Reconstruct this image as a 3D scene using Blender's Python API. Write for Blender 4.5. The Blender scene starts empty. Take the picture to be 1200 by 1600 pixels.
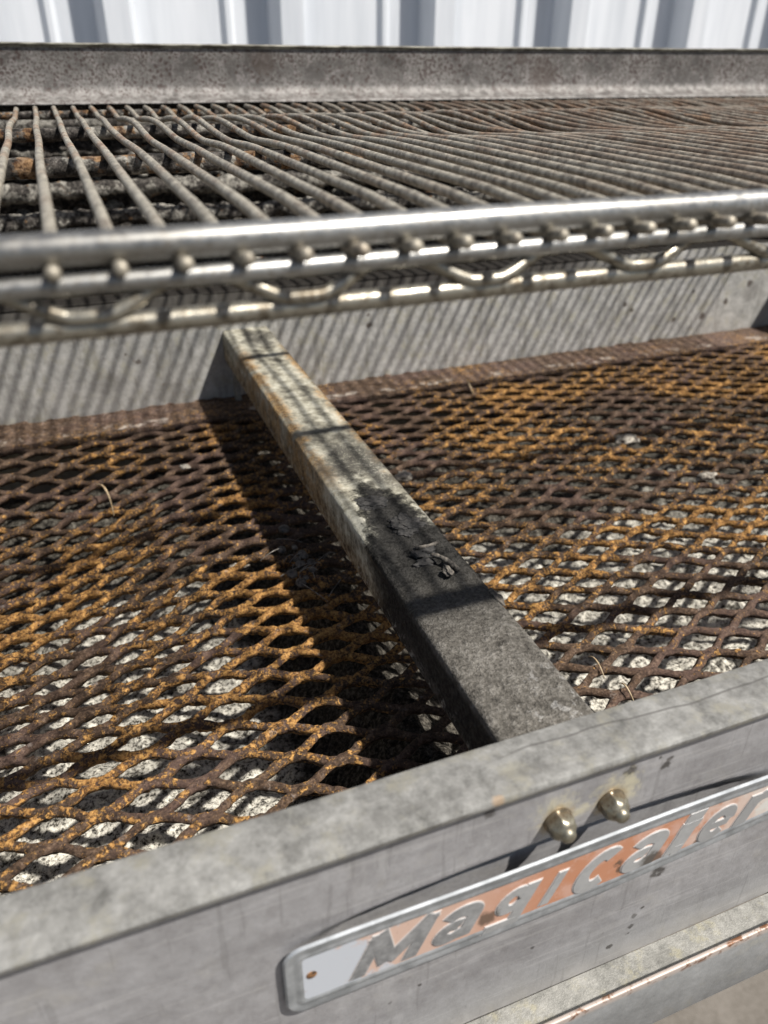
import bpy, bmesh, math, random
import numpy as np
from mathutils import Vector, Matrix, noise

random.seed(7)
S = 0.235                 # metres per layout unit
ZG = 4.9                  # layout height of the camera above the ground
scene = bpy.context.scene
COL = scene.collection

# ------------------------------------------------------------------ camera, world, sun, exposure
F_PX = 1216.47
ROT = [[0.930956, -0.365000, 0.007700], [0.179400, 0.475500, 0.861200], [0.318100, 0.800400, -0.508090]]
YAW, PITCH, ROLL = 0.37833209, 0.53298482, 0.00896346
cy, sy, cp, sp = math.cos(YAW), math.sin(YAW), math.cos(PITCH), math.sin(PITCH)
fwd = Vector((sy * cp, cy * cp, -sp)); rgt = Vector((cy, -sy, 0)); upv = rgt.cross(fwd)
r2 = rgt * math.cos(ROLL) + upv * math.sin(ROLL); u2 = -rgt * math.sin(ROLL) + upv * math.cos(ROLL)
cam_d = bpy.data.cameras.new('camera'); cam = bpy.data.objects.new('camera', cam_d); COL.objects.link(cam)
cam.matrix_world = Matrix(((r2.x, u2.x, -fwd.x, 0), (r2.y, u2.y, -fwd.y, 0), (r2.z, u2.z, -fwd.z, ZG * S), (0, 0, 0, 1)))
cam_d.sensor_fit = 'VERTICAL'; cam_d.sensor_height = 36; cam_d.lens = F_PX / 1600 * 36
cam_d.clip_start = 0.01; cam_d.clip_end = 500
cam_d.dof.use_dof = True; cam_d.dof.focus_distance = 1.85 * S; cam_d.dof.aperture_fstop = 8.6
scene.camera = cam

SUN = Vector((0.47, -0.46, 1.0)).normalized()
elev = math.asin(SUN.z); azim = math.atan2(SUN.x, SUN.y)
world = bpy.data.worlds.new('World'); scene.world = world; world.use_nodes = True
wn = world.node_tree; bg = wn.nodes['Background']
sky = wn.nodes.new('ShaderNodeTexSky'); sky.sky_type = 'NISHITA'; sky.sun_disc = False
sky.sun_elevation = elev; sky.sun_rotation = azim; sky.air_density = 1.0; sky.dust_density = 1.5
wn.links.new(sky.outputs[0], bg.inputs[0]); bg.inputs[1].default_value = 0.055
sl = bpy.data.lights.new('sun', 'SUN'); sl.energy = 5.0; sl.angle = math.radians(1.5); sl.color = (1.0, 0.955, 0.89)
so = bpy.data.objects.new('sun', sl); COL.objects.link(so); so.location = (2, -2, 5)
so.rotation_euler = SUN.to_track_quat('Z', 'Y').to_euler()
scene.view_settings.view_transform = 'Standard'; scene.view_settings.look = 'None'
scene.view_settings.exposure = 0.46; scene.view_settings.gamma = 1

# ------------------------------------------------------------------ helpers
def P(x, y, z): return (x * S, y * S, (z + ZG) * S)

def tag(o, label=None, cat=None, group=None, kind=None):
    if label: o['label'] = label
    if cat: o['category'] = cat
    if group: o['group'] = group
    if kind: o['kind'] = kind
    return o

def empty(name, loc, label, cat, group=None):
    o = bpy.data.objects.new(name, None); COL.objects.link(o); o.location = P(*loc); o.empty_display_size = 0.02
    o['loc'] = list(P(*loc)); del o['loc']
    return tag(o, label, cat, group)

def wloc(o):
    v = Vector((0, 0, 0))
    while o is not None: v += Vector(o.location); o = o.parent
    return v

class MB:
    def __init__(s): s.v = []; s.f = []; s.n = 0
    def add(s, verts, faces):
        b = len(s.v); s.v.extend(verts); s.f.extend([tuple(i + b for i in f) for f in faces])
    def box(s, a, b):
        x0, y0, z0 = a; x1, y1, z1 = b
        v = [(x0, y0, z0), (x1, y0, z0), (x1, y1, z0), (x0, y1, z0), (x0, y0, z1), (x1, y0, z1), (x1, y1, z1), (x0, y1, z1)]
        s.add(v, [(3, 2, 1, 0), (4, 5, 6, 7), (0, 1, 5, 4), (1, 2, 6, 5), (2, 3, 7, 6), (3, 0, 4, 7)])
    def tube(s, pts, r, n=8, caps=True, ry=None, jit=0.0, rnd=False):
        pts = [Vector(p) for p in pts]; m = len(pts); rings = []
        up0 = Vector((0, 0, 1))
        for i, p in enumerate(pts):
            t = (pts[min(i + 1, m - 1)] - pts[max(i - 1, 0)])
            t.normalize()
            up = up0 if abs(t.z) < 0.95 else Vector((0, 1, 0))
            a = t.cross(up).normalized(); b = a.cross(t).normalized()
            rr = r[i] if isinstance(r, (list, tuple)) else r
            if rnd and (i == 0 or i == m - 1): rr *= 0.6
            ring = []
            for k in range(n):
                th = 2 * math.pi * k / n
                q = rr
                if jit: q *= 1 + jit * noise.noise(Vector((p.x * 23 + math.cos(th) * 1.3, p.y * 23 + math.sin(th) * 1.3, p.z * 23 + i * 0.11)))
                ring.append(tuple(p + a * math.cos(th) * q + b * math.sin(th) * q * (ry or 1)))
            rings.append(ring)
        v = [q for ring in rings for q in ring]; f = []
        for i in range(m - 1):
            for k in range(n):
                k2 = (k + 1) % n
                f.append((i * n + k, i * n + k2, (i + 1) * n + k2, (i + 1) * n + k))
        if caps:
            f.append(tuple(range(n - 1, -1, -1))); f.append(tuple((m - 1) * n + k for k in range(n)))
        s.add(v, f)
    def grid(s, fn, nu, nv):
        v = [fn(i / nu, j / nv) for j in range(nv + 1) for i in range(nu + 1)]
        f = [(j * (nu + 1) + i, j * (nu + 1) + i + 1, (j + 1) * (nu + 1) + i + 1, (j + 1) * (nu + 1) + i) for j in range(nv) for i in range(nu)]
        s.add(v, f)
    def lathe(s, c, axis, prof, n=24, hexn=0):
        c = Vector(c); ax = Vector(axis).normalized(); a = ax.orthogonal().normalized(); b = ax.cross(a)
        v = []; m = len(prof)
        for (d, r) in prof:
            for k in range(n):
                th = 2 * math.pi * k / n
                q = r * (math.cos(math.pi / 6) / math.cos((th % (math.pi / 3)) - math.pi / 6) * 1.08 if hexn and .004 < d < .0215 else 1); v.append(tuple(c + ax * d + a * math.cos(th) * q + b * math.sin(th) * q))
        f = [(i * n + k, i * n + (k + 1) % n, (i + 1) * n + (k + 1) % n, (i + 1) * n + k) for i in range(m - 1) for k in range(n)]
        f.append(tuple((m - 1) * n + k for k in range(n)))
        s.add(v, f)
    def mesh(s, name, o3):
        me = bpy.data.meshes.new(name)
        vs = np.array(s.v, dtype=float); vs[:, 2] += ZG; vs *= S; vs -= np.array(o3)
        me.from_pydata(vs.tolist(), [], s.f); me.update()
        return me
    def build(s, name, mat, parent=None, origin=None, smooth=True, bevel=0, label=None, cat=None, group=None, kind=None, fix=True):
        if parent is not None: o3 = wloc(parent) + Vector((0, 0, 0))
        else: o3 = Vector(P(*origin)) if origin else Vector((0, 0, 0))
        me = s.mesh(name, o3)
        if fix:
            bm = bmesh.new(); bm.from_mesh(me); bmesh.ops.recalc_face_normals(bm, faces=bm.faces); bm.to_mesh(me); bm.free()
        if smooth: me.polygons.foreach_set('use_smooth', [True] * len(me.polygons))
        if smooth == 'auto':
            me.set_sharp_from_angle(angle=math.radians(35))
        me.materials.append(mat)
        o = bpy.data.objects.new(name, me); COL.objects.link(o)
        if parent is not None: o.parent = parent
        else: o.location = o3
        if bevel:
            md = o.modifiers.new('bevel', 'BEVEL'); md.width = bevel * S; md.segments = 2; md.limit_method = 'ANGLE'; md.angle_limit = math.radians(40)
            md.harden_normals = False
        return tag(o, label, cat, group, kind)

def nz(x, y, z=0.0, s=1.0): return noise.noise(Vector((x * s, y * s, z * s)))

# ------------------------------------------------------------------ material language
class NT:
    """tiny node builder; world position in layout units as p"""
    def __init__(s, name):
        s.m = bpy.data.materials.new(name); s.m.use_nodes = True; s.t = s.m.node_tree
        s.b = s.t.nodes['Principled BSDF']
        g = s.t.nodes.new('ShaderNodeNewGeometry')
        v = s.t.nodes.new('ShaderNodeVectorMath'); v.operation = 'SCALE'; v.inputs['Scale'].default_value = 1 / S
        s.t.links.new(g.outputs['Position'], v.inputs[0])
        w = s.t.nodes.new('ShaderNodeVectorMath'); w.operation = 'SUBTRACT'; w.inputs[1].default_value = (0, 0, ZG)
        s.t.links.new(v.outputs[0], w.inputs[0]); s.p = w.outputs[0]; s.geo = g
        x = s.t.nodes.new('ShaderNodeSeparateXYZ'); s.t.links.new(s.p, x.inputs[0])
        s.x, s.y, s.z = x.outputs
    def set(s, sock, v):
        if isinstance(v, bpy.types.NodeSocket): s.t.links.new(v, sock)
        elif isinstance(v, (tuple, list)) and len(v) == 3 and sock.type == 'RGBA': sock.default_value = (*v, 1)
        else: sock.default_value = v
    def math(s, op, a, b=0.0, c=None, clamp=False):
        n = s.t.nodes.new('ShaderNodeMath'); n.operation = op; n.use_clamp = clamp
        s.set(n.inputs[0], a); s.set(n.inputs[1], b)
        if c is not None: s.set(n.inputs[2], c)
        return n.outputs[0]
    def noise(s, scale, detail=4, rough=0.6, dist=0.0, vec=None, off=None, stretch=None):
        n = s.t.nodes.new('ShaderNodeTexNoise'); n.inputs['Scale'].default_value = scale; n.inputs['Detail'].default_value = detail
        n.inputs['Roughness'].default_value = rough; n.inputs['Distortion'].default_value = dist
        v = vec or s.p
        if off or stretch:
            mp = s.t.nodes.new('ShaderNodeMapping'); s.t.links.new(v, mp.inputs[0])
            if off: mp.inputs['Location'].default_value = off
            if stretch: mp.inputs['Scale'].default_value = stretch
            v = mp.outputs[0]
        s.t.links.new(v, n.inputs['Vector']); return n.outputs[0]
    def vor(s, scale, feature='F1', rnd=1.0, out=0):
        n = s.t.nodes.new('ShaderNodeTexVoronoi'); n.feature = feature; n.inputs['Scale'].default_value = scale; n.inputs['Randomness'].default_value = rnd
        s.t.links.new(s.p, n.inputs['Vector']); return n.outputs[out]
    def ramp(s, v, stops, interp='LINEAR'):
        n = s.t.nodes.new('ShaderNodeValToRGB'); s.set(n.inputs[0], v); e = n.color_ramp.elements; n.color_ramp.interpolation = interp
        while len(e) < len(stops): e.new(0.5)
        for i, (p, c) in enumerate(stops):
            e[i].position = p; e[i].color = (*c, 1) if isinstance(c, tuple) else (c, c, c, 1)
        return n.outputs[0]
    def step(s, v, a, b, lo=0.0, hi=1.0):
        n = s.t.nodes.new('ShaderNodeMapRange'); n.interpolation_type = 'SMOOTHSTEP'; s.set(n.inputs[0], v)
        n.inputs[1].default_value = a; n.inputs[2].default_value = b; n.inputs[3].default_value = lo; n.inputs[4].default_value = hi
        return n.outputs[0]
    def mix(s, f, a, b, mode='MIX'):
        n = s.t.nodes.new('ShaderNodeMix'); n.data_type = 'RGBA'; n.blend_type = mode
        s.set(n.inputs[0], f); s.set(n.inputs[6], a); s.set(n.inputs[7], b); return n.outputs[2]
    def bump(s, h, dist, strength=1.0, prev=None):
        n = s.t.nodes.new('ShaderNodeBump'); s.set(n.inputs['Height'], h); n.inputs['Distance'].default_value = dist; n.inputs['Strength'].default_value = strength
        if prev is not None: s.t.links.new(prev, n.inputs['Normal'])
        return n.outputs[0]
    def blob(s, x=None, y=None, z=None, r=0.02, wob=0.01, ws=40, soft=0.35, st=(1, 1, 1)):
        """mask 1 inside a ragged spot at a position"""
        acc = None
        for sock, c, k in ((s.x, x, st[0]), (s.y, y, st[1]), (s.z, z, st[2])):
            if c is None: continue
            d = s.math('MULTIPLY', s.math('SUBTRACT', sock, c), k); d = s.math('MULTIPLY', d, d)
            acc = d if acc is None else s.math('ADD', acc, d)
        d = s.math('SQRT', acc)
        d = s.math('ADD', d, s.math('MULTIPLY', s.math('SUBTRACT', s.noise(ws, 4, 0.7), 0.5), wob * 2.4))
        return s.step(d, r * (1 + soft), r * (1 - soft))
    def out(s, col, rough=0.6, metal=0.0, normal=None, spec=None):
        s.set(s.b.inputs['Base Color'], col); s.set(s.b.inputs['Roughness'], rough); s.set(s.b.inputs['Metallic'], metal)
        if normal is not None: s.t.links.new(normal, s.b.inputs['Normal'])
        if spec is not None: s.b.inputs['Specular IOR Level'].default_value = spec
        return s.m
    def mul(s, a, b): return s.math('MULTIPLY', a, b)

def mat_galv(name, dark, light, warm, speck=0.5, metal=0.35, rough=0.5, sc=1.0, spotcol=(0.05, 0.04, 0.032), bumpd=0.0002, warmth=(0.5, 0.7)):
    n = NT(name)
    a = n.noise(9 * sc, 5, 0.62); b = n.noise(38 * sc, 4, 0.65, off=(3, 1, 2)); c = n.noise(150 * sc, 3, 0.6, off=(7, 3, 1))
    t = n.math('ADD', n.mul(a, 0.45), n.math('ADD', n.mul(b, 0.4), n.mul(c, 0.15)))
    col = n.ramp(t, [(0.36, dark), (0.62, light)])
    wm = n.step(n.noise(13 * sc, 4, 0.7, off=(11, 5, 3)), *warmth)
    col = n.mix(n.mul(wm, 0.75), col, warm)
    sp = n.step(n.noise(190 * sc, 2, 0.5, off=(1, 9, 4)), 0.67, 0.73)
    sp2 = n.step(n.noise(8, 3, 0.6, off=(5, 2, 8)), 0.42, 0.62)
    col = n.mix(n.mul(n.mul(sp, sp2), speck), col, spotcol)
    nb = n.bump(n.math('ADD', c, n.mul(b, 0.6)), bumpd, 0.6)
    r = n.math('ADD', rough - 0.08, n.mul(b, 0.16))
    n.out(col, r, metal, nb)
    return n, col, nb

# --- rim and galvanised ledge
n, col, nb = mat_galv('weathered_zinc_rim', (0.105, 0.103, 0.094), (0.35, 0.345, 0.325), (0.29, 0.275, 0.22), 0.4)
rs = n.blob(x=0.47, y=0.688, z=-1.0, r=0.012, wob=0.01)
scr = n.step(n.noise(3.0, 2, 0.5, stretch=(1, 9, 9)), 0.60, 0.66)
ln = n.math('ABSOLUTE', n.math('SUBTRACT', n.math('SUBTRACT', n.y, n.mul(n.noise(2.5, 3, .5, stretch=(1, .01, .01)), .07)), .725)); ln = n.mul(n.step(ln, .0035, .0008), n.step(n.x, .45, .6)); col = n.mix(n.mul(ln, .6), col, (0.07, 0.065, 0.06))
col = n.mix(n.mul(scr, 0.25), col, (0.13, 0.125, 0.115)); col = n.mix(n.mul(rs, .6), col, (0.40, 0.27, 0.16))
M_RIM = n.out(col, 0.5, 0.25, nb)
n, col, nb = mat_galv('spangled_zinc_ledge', (0.105, 0.105, 0.095), (0.295, 0.29, 0.268), (0.28, 0.26, 0.18), 0.75, sc=1.6, bumpd=0.0004)
M_LEDGE = n.out(col, 0.55, 0.2, nb)
n, col, nb = mat_galv('zinc_strip', (0.22, 0.225, 0.225), (0.36, 0.365, 0.365), (0.35, 0.34, 0.3), 0.3, sc=.8)
e = n.step(n.z, -1.637, -1.618)
rn = n.noise(30, 4, 0.7)
col = n.mix(e, col, n.ramp(rn, [(0.38, (0.16, 0.07, 0.03)), (0.48, (0.42, 0.36, 0.32))]))
M_STRIP = n.out(col, 0.5, 0.25, nb)

# --- front panel: blue grey sheet with splashes round the nuts and small burnt specks
n, col, nb = mat_galv('blue_grey_front_sheet', (0.275, 0.268, 0.272), (0.43, 0.425, 0.432), (0.42, 0.405, 0.38), 0.35, sc=0.8, rough=0.46, warmth=(0.55, 0.8))
lo = n.step(n.z, -1.5, -1.68); col = n.mix(n.mul(lo, 0.35), col, (0.40, 0.395, 0.38))
for (x, z, r, w) in ((0.741, -1.061, .014, .016), (0.818, -1.077, .010, .012), (0.826, -1.064, .006, .012), (0.466, -1.044, .012, .008), (0.848, -1.54, .007, .01), (0.846, -1.575, .007, .012),
                     (0.845, -1.60, .006, .01), (0.80, -1.62, .006, .01), (0.863, -1.52, .005, .006), (0.878, -1.408, .016, .012), (0.80, -1.05, .004, .006), (0.30, -1.49, .004, .006), (0.36, -1.47, .004, .005), (0.6, -1.5, .004, .005)):
    col = n.mix(n.mul(n.blob(x=x, z=z, r=r, wob=w, ws=70), 0.85), col, (0.045, 0.04, 0.035))
for (x, z, r, w) in ((0.600, -1.105, .036, .045), (0.722, -1.108, .038, .05), (0.648, -1.12, .014, .02), (0.745, -1.098, .02, .03)):
    col = n.mix(n.mul(n.blob(x=x, z=z, r=r, wob=w, ws=55, soft=.6), 0.85), col, (0.60, 0.56, 0.42))
for (x, z) in ((0.602, -1.121), (0.710, -1.121)):
    col = n.mix(n.mul(n.blob(x=x, z=z, r=.033, wob=.016, ws=60, soft=.25), 0.5), col, (0.36, 0.25, 0.12))
lg = n.noise(25, 4, 0.7, off=(4, 4, 4)); col = n.mix(n.step(lg, 0.64, 0.70, 0, 0.35), col, (0.5, 0.5, 0.5))
stn = n.noise(2.2, 5, .7, off=(7, 0, 0), stretch=(.6, 1, 4)); col = n.mix(n.step(stn, .50, .66, 0, .35), col, (0.20, 0.195, 0.20)); col = n.mix(n.step(n.noise(5, 5, .7, off=(1, 0, 2), stretch=(1.6, 1, .5)), .56, .68, 0, .3), col, (0.55, 0.545, 0.54))
sw = n.noise(60, 2, .5, off=(3, 0, 9), stretch=(.05, 1, 1.4)); col = n.mix(n.step(sw, .60, .64, 0, .22), col, (0.58, 0.57, 0.56)); ds = n.noise(70, 2, .5, off=(9, 0, 2), stretch=(1.2, 1, .08)); col = n.mix(n.step(ds, .64, .68, 0, .25), col, (0.16, 0.155, 0.15))
M_FACE = n.out(col, 0.46, 0.3, nb)

# --- trough walls
n, col, nb = mat_galv('zinc_trough_wall', (0.28, 0.277, 0.262), (0.60, 0.59, 0.56), (0.44, 0.42, 0.33), 0.75, sc=1.1, rough=0.5)
for (x, z, r) in ((0.20, -1.17, .012), (0.155, -1.13, .006), (1.27, -1.07, .007), (1.275, -1.12, .014), (3.45, -1.21, .016), (3.2, -1.13, .01), (3.1, -1.28, .014), (3.55, -1.0, .014), (3.38, -1.01, .01), (2.75, -1.16, .012), (2.8, -1.2, .01),
                  (3.3, -1.28, .02), (3.6, -1.12, .02)):
    col = n.mix(n.mul(n.blob(x=x, z=z, r=r, wob=.014, ws=45), 0.85), col, (0.06, 0.04, 0.03))
for (x, z, r) in ((3.62, -1.17, .05), (0.33, -1.33, .05), (0.05, -1.25, .05)):
    col = n.mix(n.mul(n.blob(x=x, z=z, r=r, wob=.03, ws=25, st=(.7, 1, 1)), 0.4), col, (0.14, 0.13, 0.12))
ry = n.step(n.math('ADD', n.z, n.mul(n.noise(30, 4, 0.7), 0.06)), -1.345, -1.375)
col = n.mix(n.mul(ry, 0.55), col, (0.40, 0.37, 0.29))
topdk = n.step(n.math('ADD', n.z, n.mul(n.noise(22, 4, 0.7), 0.03)), -0.965, -0.935)  # dark band along the wall top
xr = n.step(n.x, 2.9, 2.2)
col = n.mix(n.mul(n.mul(topdk, xr), 0.93), col, (0.035, 0.03, 0.027))
dr = n.step(n.noise(11, 5, .75, off=(3, 3, 0), stretch=(2.2, 1, .35)), .50, .64, 0, .45); col = n.mix(dr, col, (0.17, 0.16, 0.14)); rk = n.step(n.noise(40, 4, .7, off=(0, 9, 9)), .64, .68, 0, .6); col = n.mix(rk, col, (0.20, 0.13, 0.08)); xl = n.step(n.x, 1.6, 0.2, 0, 0.45); col = n.mix(n.mul(xl, n.noise(16, 5, 0.7)), col, (0.20, 0.19, 0.165))
M_WALL = n.out(col, 0.55, 0.2, nb)

# --- rust for the mesh
def rust(name, orange=0.5, bumpd=0.0010, crust=False):
    n = NT(name)
    a = n.noise(34, 6, 0.75); b = n.noise(150, 4, 0.7, off=(3, 3, 1)); reg = n.noise(2.1, 4, 0.55, off=(8, 1, 0)); cl = n.noise(62, 3, 0.6, dist=.6, off=(1, 7, 3))
    base = n.ramp(n.math('ADD', n.mul(a, 0.5), n.mul(b, 0.5)), [(0.38, (0.020, 0.013, 0.009)), (0.50, (0.072, 0.045, 0.029)), (0.64, (0.20, 0.14, 0.10))])
    pv = n.step(n.noise(4, 3, .5, off=(0, 6, 6)), .45, .62); base = n.mix(n.mul(pv, .35), base, n.mix(b, (0.05, 0.03, 0.028), (0.20, 0.13, 0.115)))
    m = n.math('ADD', n.mul(n.math('ADD', a, cl), .5), n.mul(n.math('SUBTRACT', reg, 0.515), 0.70))
    if not crust:
        far = n.math('ADD', n.step(n.y, 2.95, 3.25, 0, 0.10), n.mul(n.step(n.x, 1.0, .3), n.step(n.y, 2.35, 2.75, 0, .05))); fr = n.mul(n.step(n.x, 0.9, 1.3), n.step(n.y, 1.45, 1.15, 0, 0.07)); fl = n.mul(n.step(n.x, 0.8, 0.4), n.step(n.y, 3.0, 2.6, 0, 0.02))
        m = n.math('ADD', n.math('SUBTRACT', m, n.math('ADD', far, fr)), fl)
    om = n.step(n.math('ADD', m, n.mul(n.math('SUBTRACT', b, 0.5), 0.22)), 0.515 - orange * 0.03, 0.575 - orange * 0.03)
    rim_ = n.step(n.math('ABSOLUTE', n.math('SUBTRACT', m, 0.525 - orange * 0.03)), 0.022, 0.004)
    oc = n.ramp(n.math('ADD', n.mul(cl, .5), n.mul(b, .5)), [(0.38, (0.09, 0.042, 0.016)), (0.50, (0.25, 0.122, 0.036)), (0.63, (0.50, 0.28, 0.095))])
    col = n.mix(n.mul(om, .92), base, oc); col = n.mix(n.mul(rim_, n.mul(om, .6)), col, (0.66, 0.37, 0.11))
    gr = n.step(n.noise(24, 4, 0.7, off=(20, 4, 1)), 0.62, 0.70)
    col = n.mix(n.mul(gr, 0.5), col, (0.27, 0.235, 0.21))
    fk = n.noise(105, 5, .8, off=(6, 2, 5)); col = n.mix(n.mul(n.step(fk, .555, .60), n.step(m, .47, .55, .04, .7)), col, (0.60, 0.34, 0.10)); col = n.mix(n.mul(n.step(fk, .46, .40), .75), col, (0.022, 0.014, 0.010))
    if crust:
        w = n.math('ADD', n.y, n.mul(n.noise(18, 5, 0.75), 0.10))
        col = n.mix(n.step(n.noise(80, 4, .7, off=(4, 0, 0)), .55, .66, 0, .55), col, (0.32, 0.25, 0.22))
        cm = n.mul(n.step(w, 3.335, 3.315), n.step(n.noise(9, 5, 0.75, off=(2, 2, 2)), 0.50, 0.58))
        cm = n.mul(cm, n.step(w, 3.265, 3.29)); col = n.mix(n.mul(cm, 0.75), col, n.mix(b, (0.25, 0.2, 0.16), (0.6, 0.55, 0.48)))
    h = n.math('ADD', n.mul(a, 1.0), n.math('ADD', n.mul(b, 0.5), n.mul(om, 0.5)))
    return n.out(col, 0.9, 0.0, n.bump(h, bumpd, 0.9), spec=0.25)
M_RUST = rust('flaking_rust')
M_RUSTF = rust('brown_rust_border', orange=-2.0, crust=True)

# --- ash and grit bed
n = NT('pale_ash_grit')
v = n.noise(75, 5, 0.75); g2 = n.noise(9, 4, 0.6, off=(1, 1, 1)); g3 = n.noise(3.1, 3, 0.55, off=(6, 2, 0))
pale = n.ramp(v, [(0.39, (0.018, 0.016, 0.014)), (0.45, (0.22, 0.205, 0.175)), (0.50, (0.50, 0.475, 0.41)), (0.60, (0.74, 0.71, 0.62))])
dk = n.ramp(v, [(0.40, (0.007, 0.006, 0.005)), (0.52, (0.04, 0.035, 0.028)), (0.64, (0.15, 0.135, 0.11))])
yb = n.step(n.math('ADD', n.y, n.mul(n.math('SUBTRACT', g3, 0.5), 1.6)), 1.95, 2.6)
beam_shade = n.mul(n.step(n.math('ABSOLUTE', n.math('SUBTRACT', n.math('ADD', n.x, n.mul(n.math('SUBTRACT', g2, .5), .2)), 0.60)), 0.33, 0.24), 0.97)  # beam's shade on the ash, painted in as a dark band
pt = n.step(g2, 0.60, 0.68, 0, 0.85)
mk = n.math('MAXIMUM', n.math('MAXIMUM', n.mul(yb, 0.93), pt), beam_shade)
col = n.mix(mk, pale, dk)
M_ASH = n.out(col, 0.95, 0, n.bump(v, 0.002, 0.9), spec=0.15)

# --- charred rear wall / pipes
def char(name, pale=0.3, tan=0.2, rustm=0.15):
    n = NT(name)
    v = n.noise(60, 5, 0.75); a = n.noise(11, 5, 0.7, off=(5, 5, 5)); c = n.noise(14, 4, 0.7, off=(9, 1, 4))
    col = n.ramp(v, [(0.40, (0.012, 0.011, 0.010)), (0.55, (0.065, 0.058, 0.052)), (0.70, (0.20, 0.185, 0.165))])
    col = n.mix(n.step(a, 0.66 - pale * 0.3, 0.74 - pale * 0.3, 0, 0.75), col, n.ramp(v, [(0.4, (0.10, 0.095, 0.085)), (0.62, (0.42, 0.40, 0.35))]))
    col = n.mix(n.step(c, 0.70 - rustm * 0.4, 0.76 - rustm * 0.4, 0, 0.8), col, n.ramp(v, [(0.42, (0.05, 0.022, 0.010)), (0.64, (0.30, 0.175, 0.08))]))
    return n.out(col, 0.92, 0, n.bump(n.math('ADD', v, a), 0.0015, 0.9), spec=0.2)
M_CHARW = char('charred_wall_grit', pale=0.30, rustm=0.10)
M_CHARP = char('crusted_pipe', pale=0.62, rustm=0.22)
M_CHARB = char('rusted_cross_bar', pale=0.50, rustm=0.40)

# --- near-black flange
n = NT('dark_flange'); v = n.noise(90, 4, 0.7)
M_DARK = n.out(n.ramp(v, [(0.4, (0.008, 0.007, 0.006)), (0.68, (0.030, 0.026, 0.022))]), 0.85, 0.0, n.bump(v, 0.0004, 0.7), spec=0.25)

# --- chrome rails
n = NT('worn_chrome'); v = n.noise(60, 4, 0.7); b = n.noise(9, 4, 0.6, stretch=(0.5, 1, 1))
col = n.mix(n.step(v, 0.60, 0.68, 0, 0.5), n.ramp(b, [(0.35, (0.24, 0.235, 0.22)), (0.65, (0.37, 0.37, 0.36))]), (0.12, 0.105, 0.08))
col = n.mix(n.step(n.noise(140, 4, .7), .54, .64, 0, .6), col, (0.16, 0.14, 0.11))
M_CHROME = n.out(col, n.step(v, 0.3, 0.7, 0.30, 0.54), 0.85, n.bump(v, 0.0001, 0.4))
n = NT('dull_lower_chrome'); v = n.noise(50, 4, 0.7); b = n.noise(9, 4, 0.6, stretch=(0.5, 1, 1))
col = n.mix(n.step(v, 0.46, 0.64, 0, 0.85), (0.31, 0.29, 0.24), (0.09, 0.07, 0.045))
M_CHROME2 = n.out(col, n.step(v, 0.3, 0.7, 0.26, 0.5), 0.75, n.bump(v, 0.0003, 0.7))
# --- cooking rods
n = NT('heat_stained_rod'); v = n.noise(55, 5, 0.7); a = n.noise(7, 4, 0.65, off=(2, 2, 8))
col = n.ramp(v, [(0.38, (0.15, 0.13, 0.10)), (0.60, (0.44, 0.40, 0.32))])
rm = n.mul(n.step(a, 0.50, 0.62), n.step(n.y, 1.3, 2.3, 0.15, 0.75)); col = n.mix(rm, col, n.ramp(v, [(0.4, (0.12, 0.05, 0.022)), (0.62, (0.40, 0.23, 0.11))]))
far = n.mul(n.step(n.x, 0.6, 1.6), n.step(n.noise(9, 5, .75, off=(5, 0, 1)), 0.40, 0.62, .25, .85)); col = n.mix(far, col, n.mix(v, (0.035, 0.022, 0.015), (0.27, 0.155, 0.085)))
M_ROD = n.out(col, 0.5, 0.35, n.bump(v, 0.0005, 0.8))

# --- beam
n = NT('sooted_beam_paint')
big = n.noise(6.5, 5, 0.68); med = n.noise(26, 5, 0.72, off=(4, 0, 2)); fine = n.noise(110, 4, 0.7, off=(2, 2, 2))
w = n.math('SUBTRACT', med, 0.5)
col = n.ramp(n.math('ADD', n.mul(big, 0.5), n.mul(med, 0.5)), [(0.40, (0.10, 0.093, 0.075)), (0.48, (0.27, 0.255, 0.20)), (0.58, (0.50, 0.48, 0.395))])
col = n.mix(n.mul(n.step(fine, 0.56, 0.66), 0.3), col, (0.16, 0.14, 0.11))
top = n.step(n.z, -1.10, -1.085)
# rusty edges towards the rear
el = n.math('ABSOLUTE', n.math('SUBTRACT', n.x, 0.588)); er = n.math('ABSOLUTE', n.math('SUBTRACT', n.x, 0.782))
ed = n.math('MINIMUM', el, er); ed = n.math('ADD', ed, n.mul(w, -0.10))
rusty = n.mul(n.step(n.noise(9, 5, .75, off=(0, 3, 7)), .38, .58), 1.0); rusty = n.mul(rusty, 1.0); rusty = n.mul(rusty, n.step(ed, 0.045, 0.008)); rusty = n.mul(rusty, n.mul(n.step(n.y, 1.75, 2.1), n.step(n.y, 3.25, 3.0))); _o = n.mul(n.step(ed, 0.035, 0.005), n.mul(n.step(n.y, 1.75, 2.1), n.step(n.y, 3.25, 3.0)))
rcol = n.ramp(fine, [(0.4, (0.13, 0.06, 0.02)), (0.6, (0.50, 0.31, 0.12))])
col = n.mix(n.mul(rusty, 0.85), col, rcol)
# yellowish lower side with rust at the bottom
side = n.math('SUBTRACT', 1.0, top)
yl = n.mul(side, n.step(n.math('ADD', n.z, n.mul(w, 0.14)), -1.10, -1.20))
col = n.mix(n.mul(yl, 0.8), col, n.ramp(med, [(0.40, (0.06, 0.036, 0.018)), (0.53, (0.22, 0.15, 0.075)), (0.66, (0.36, 0.31, 0.20))]))
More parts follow.
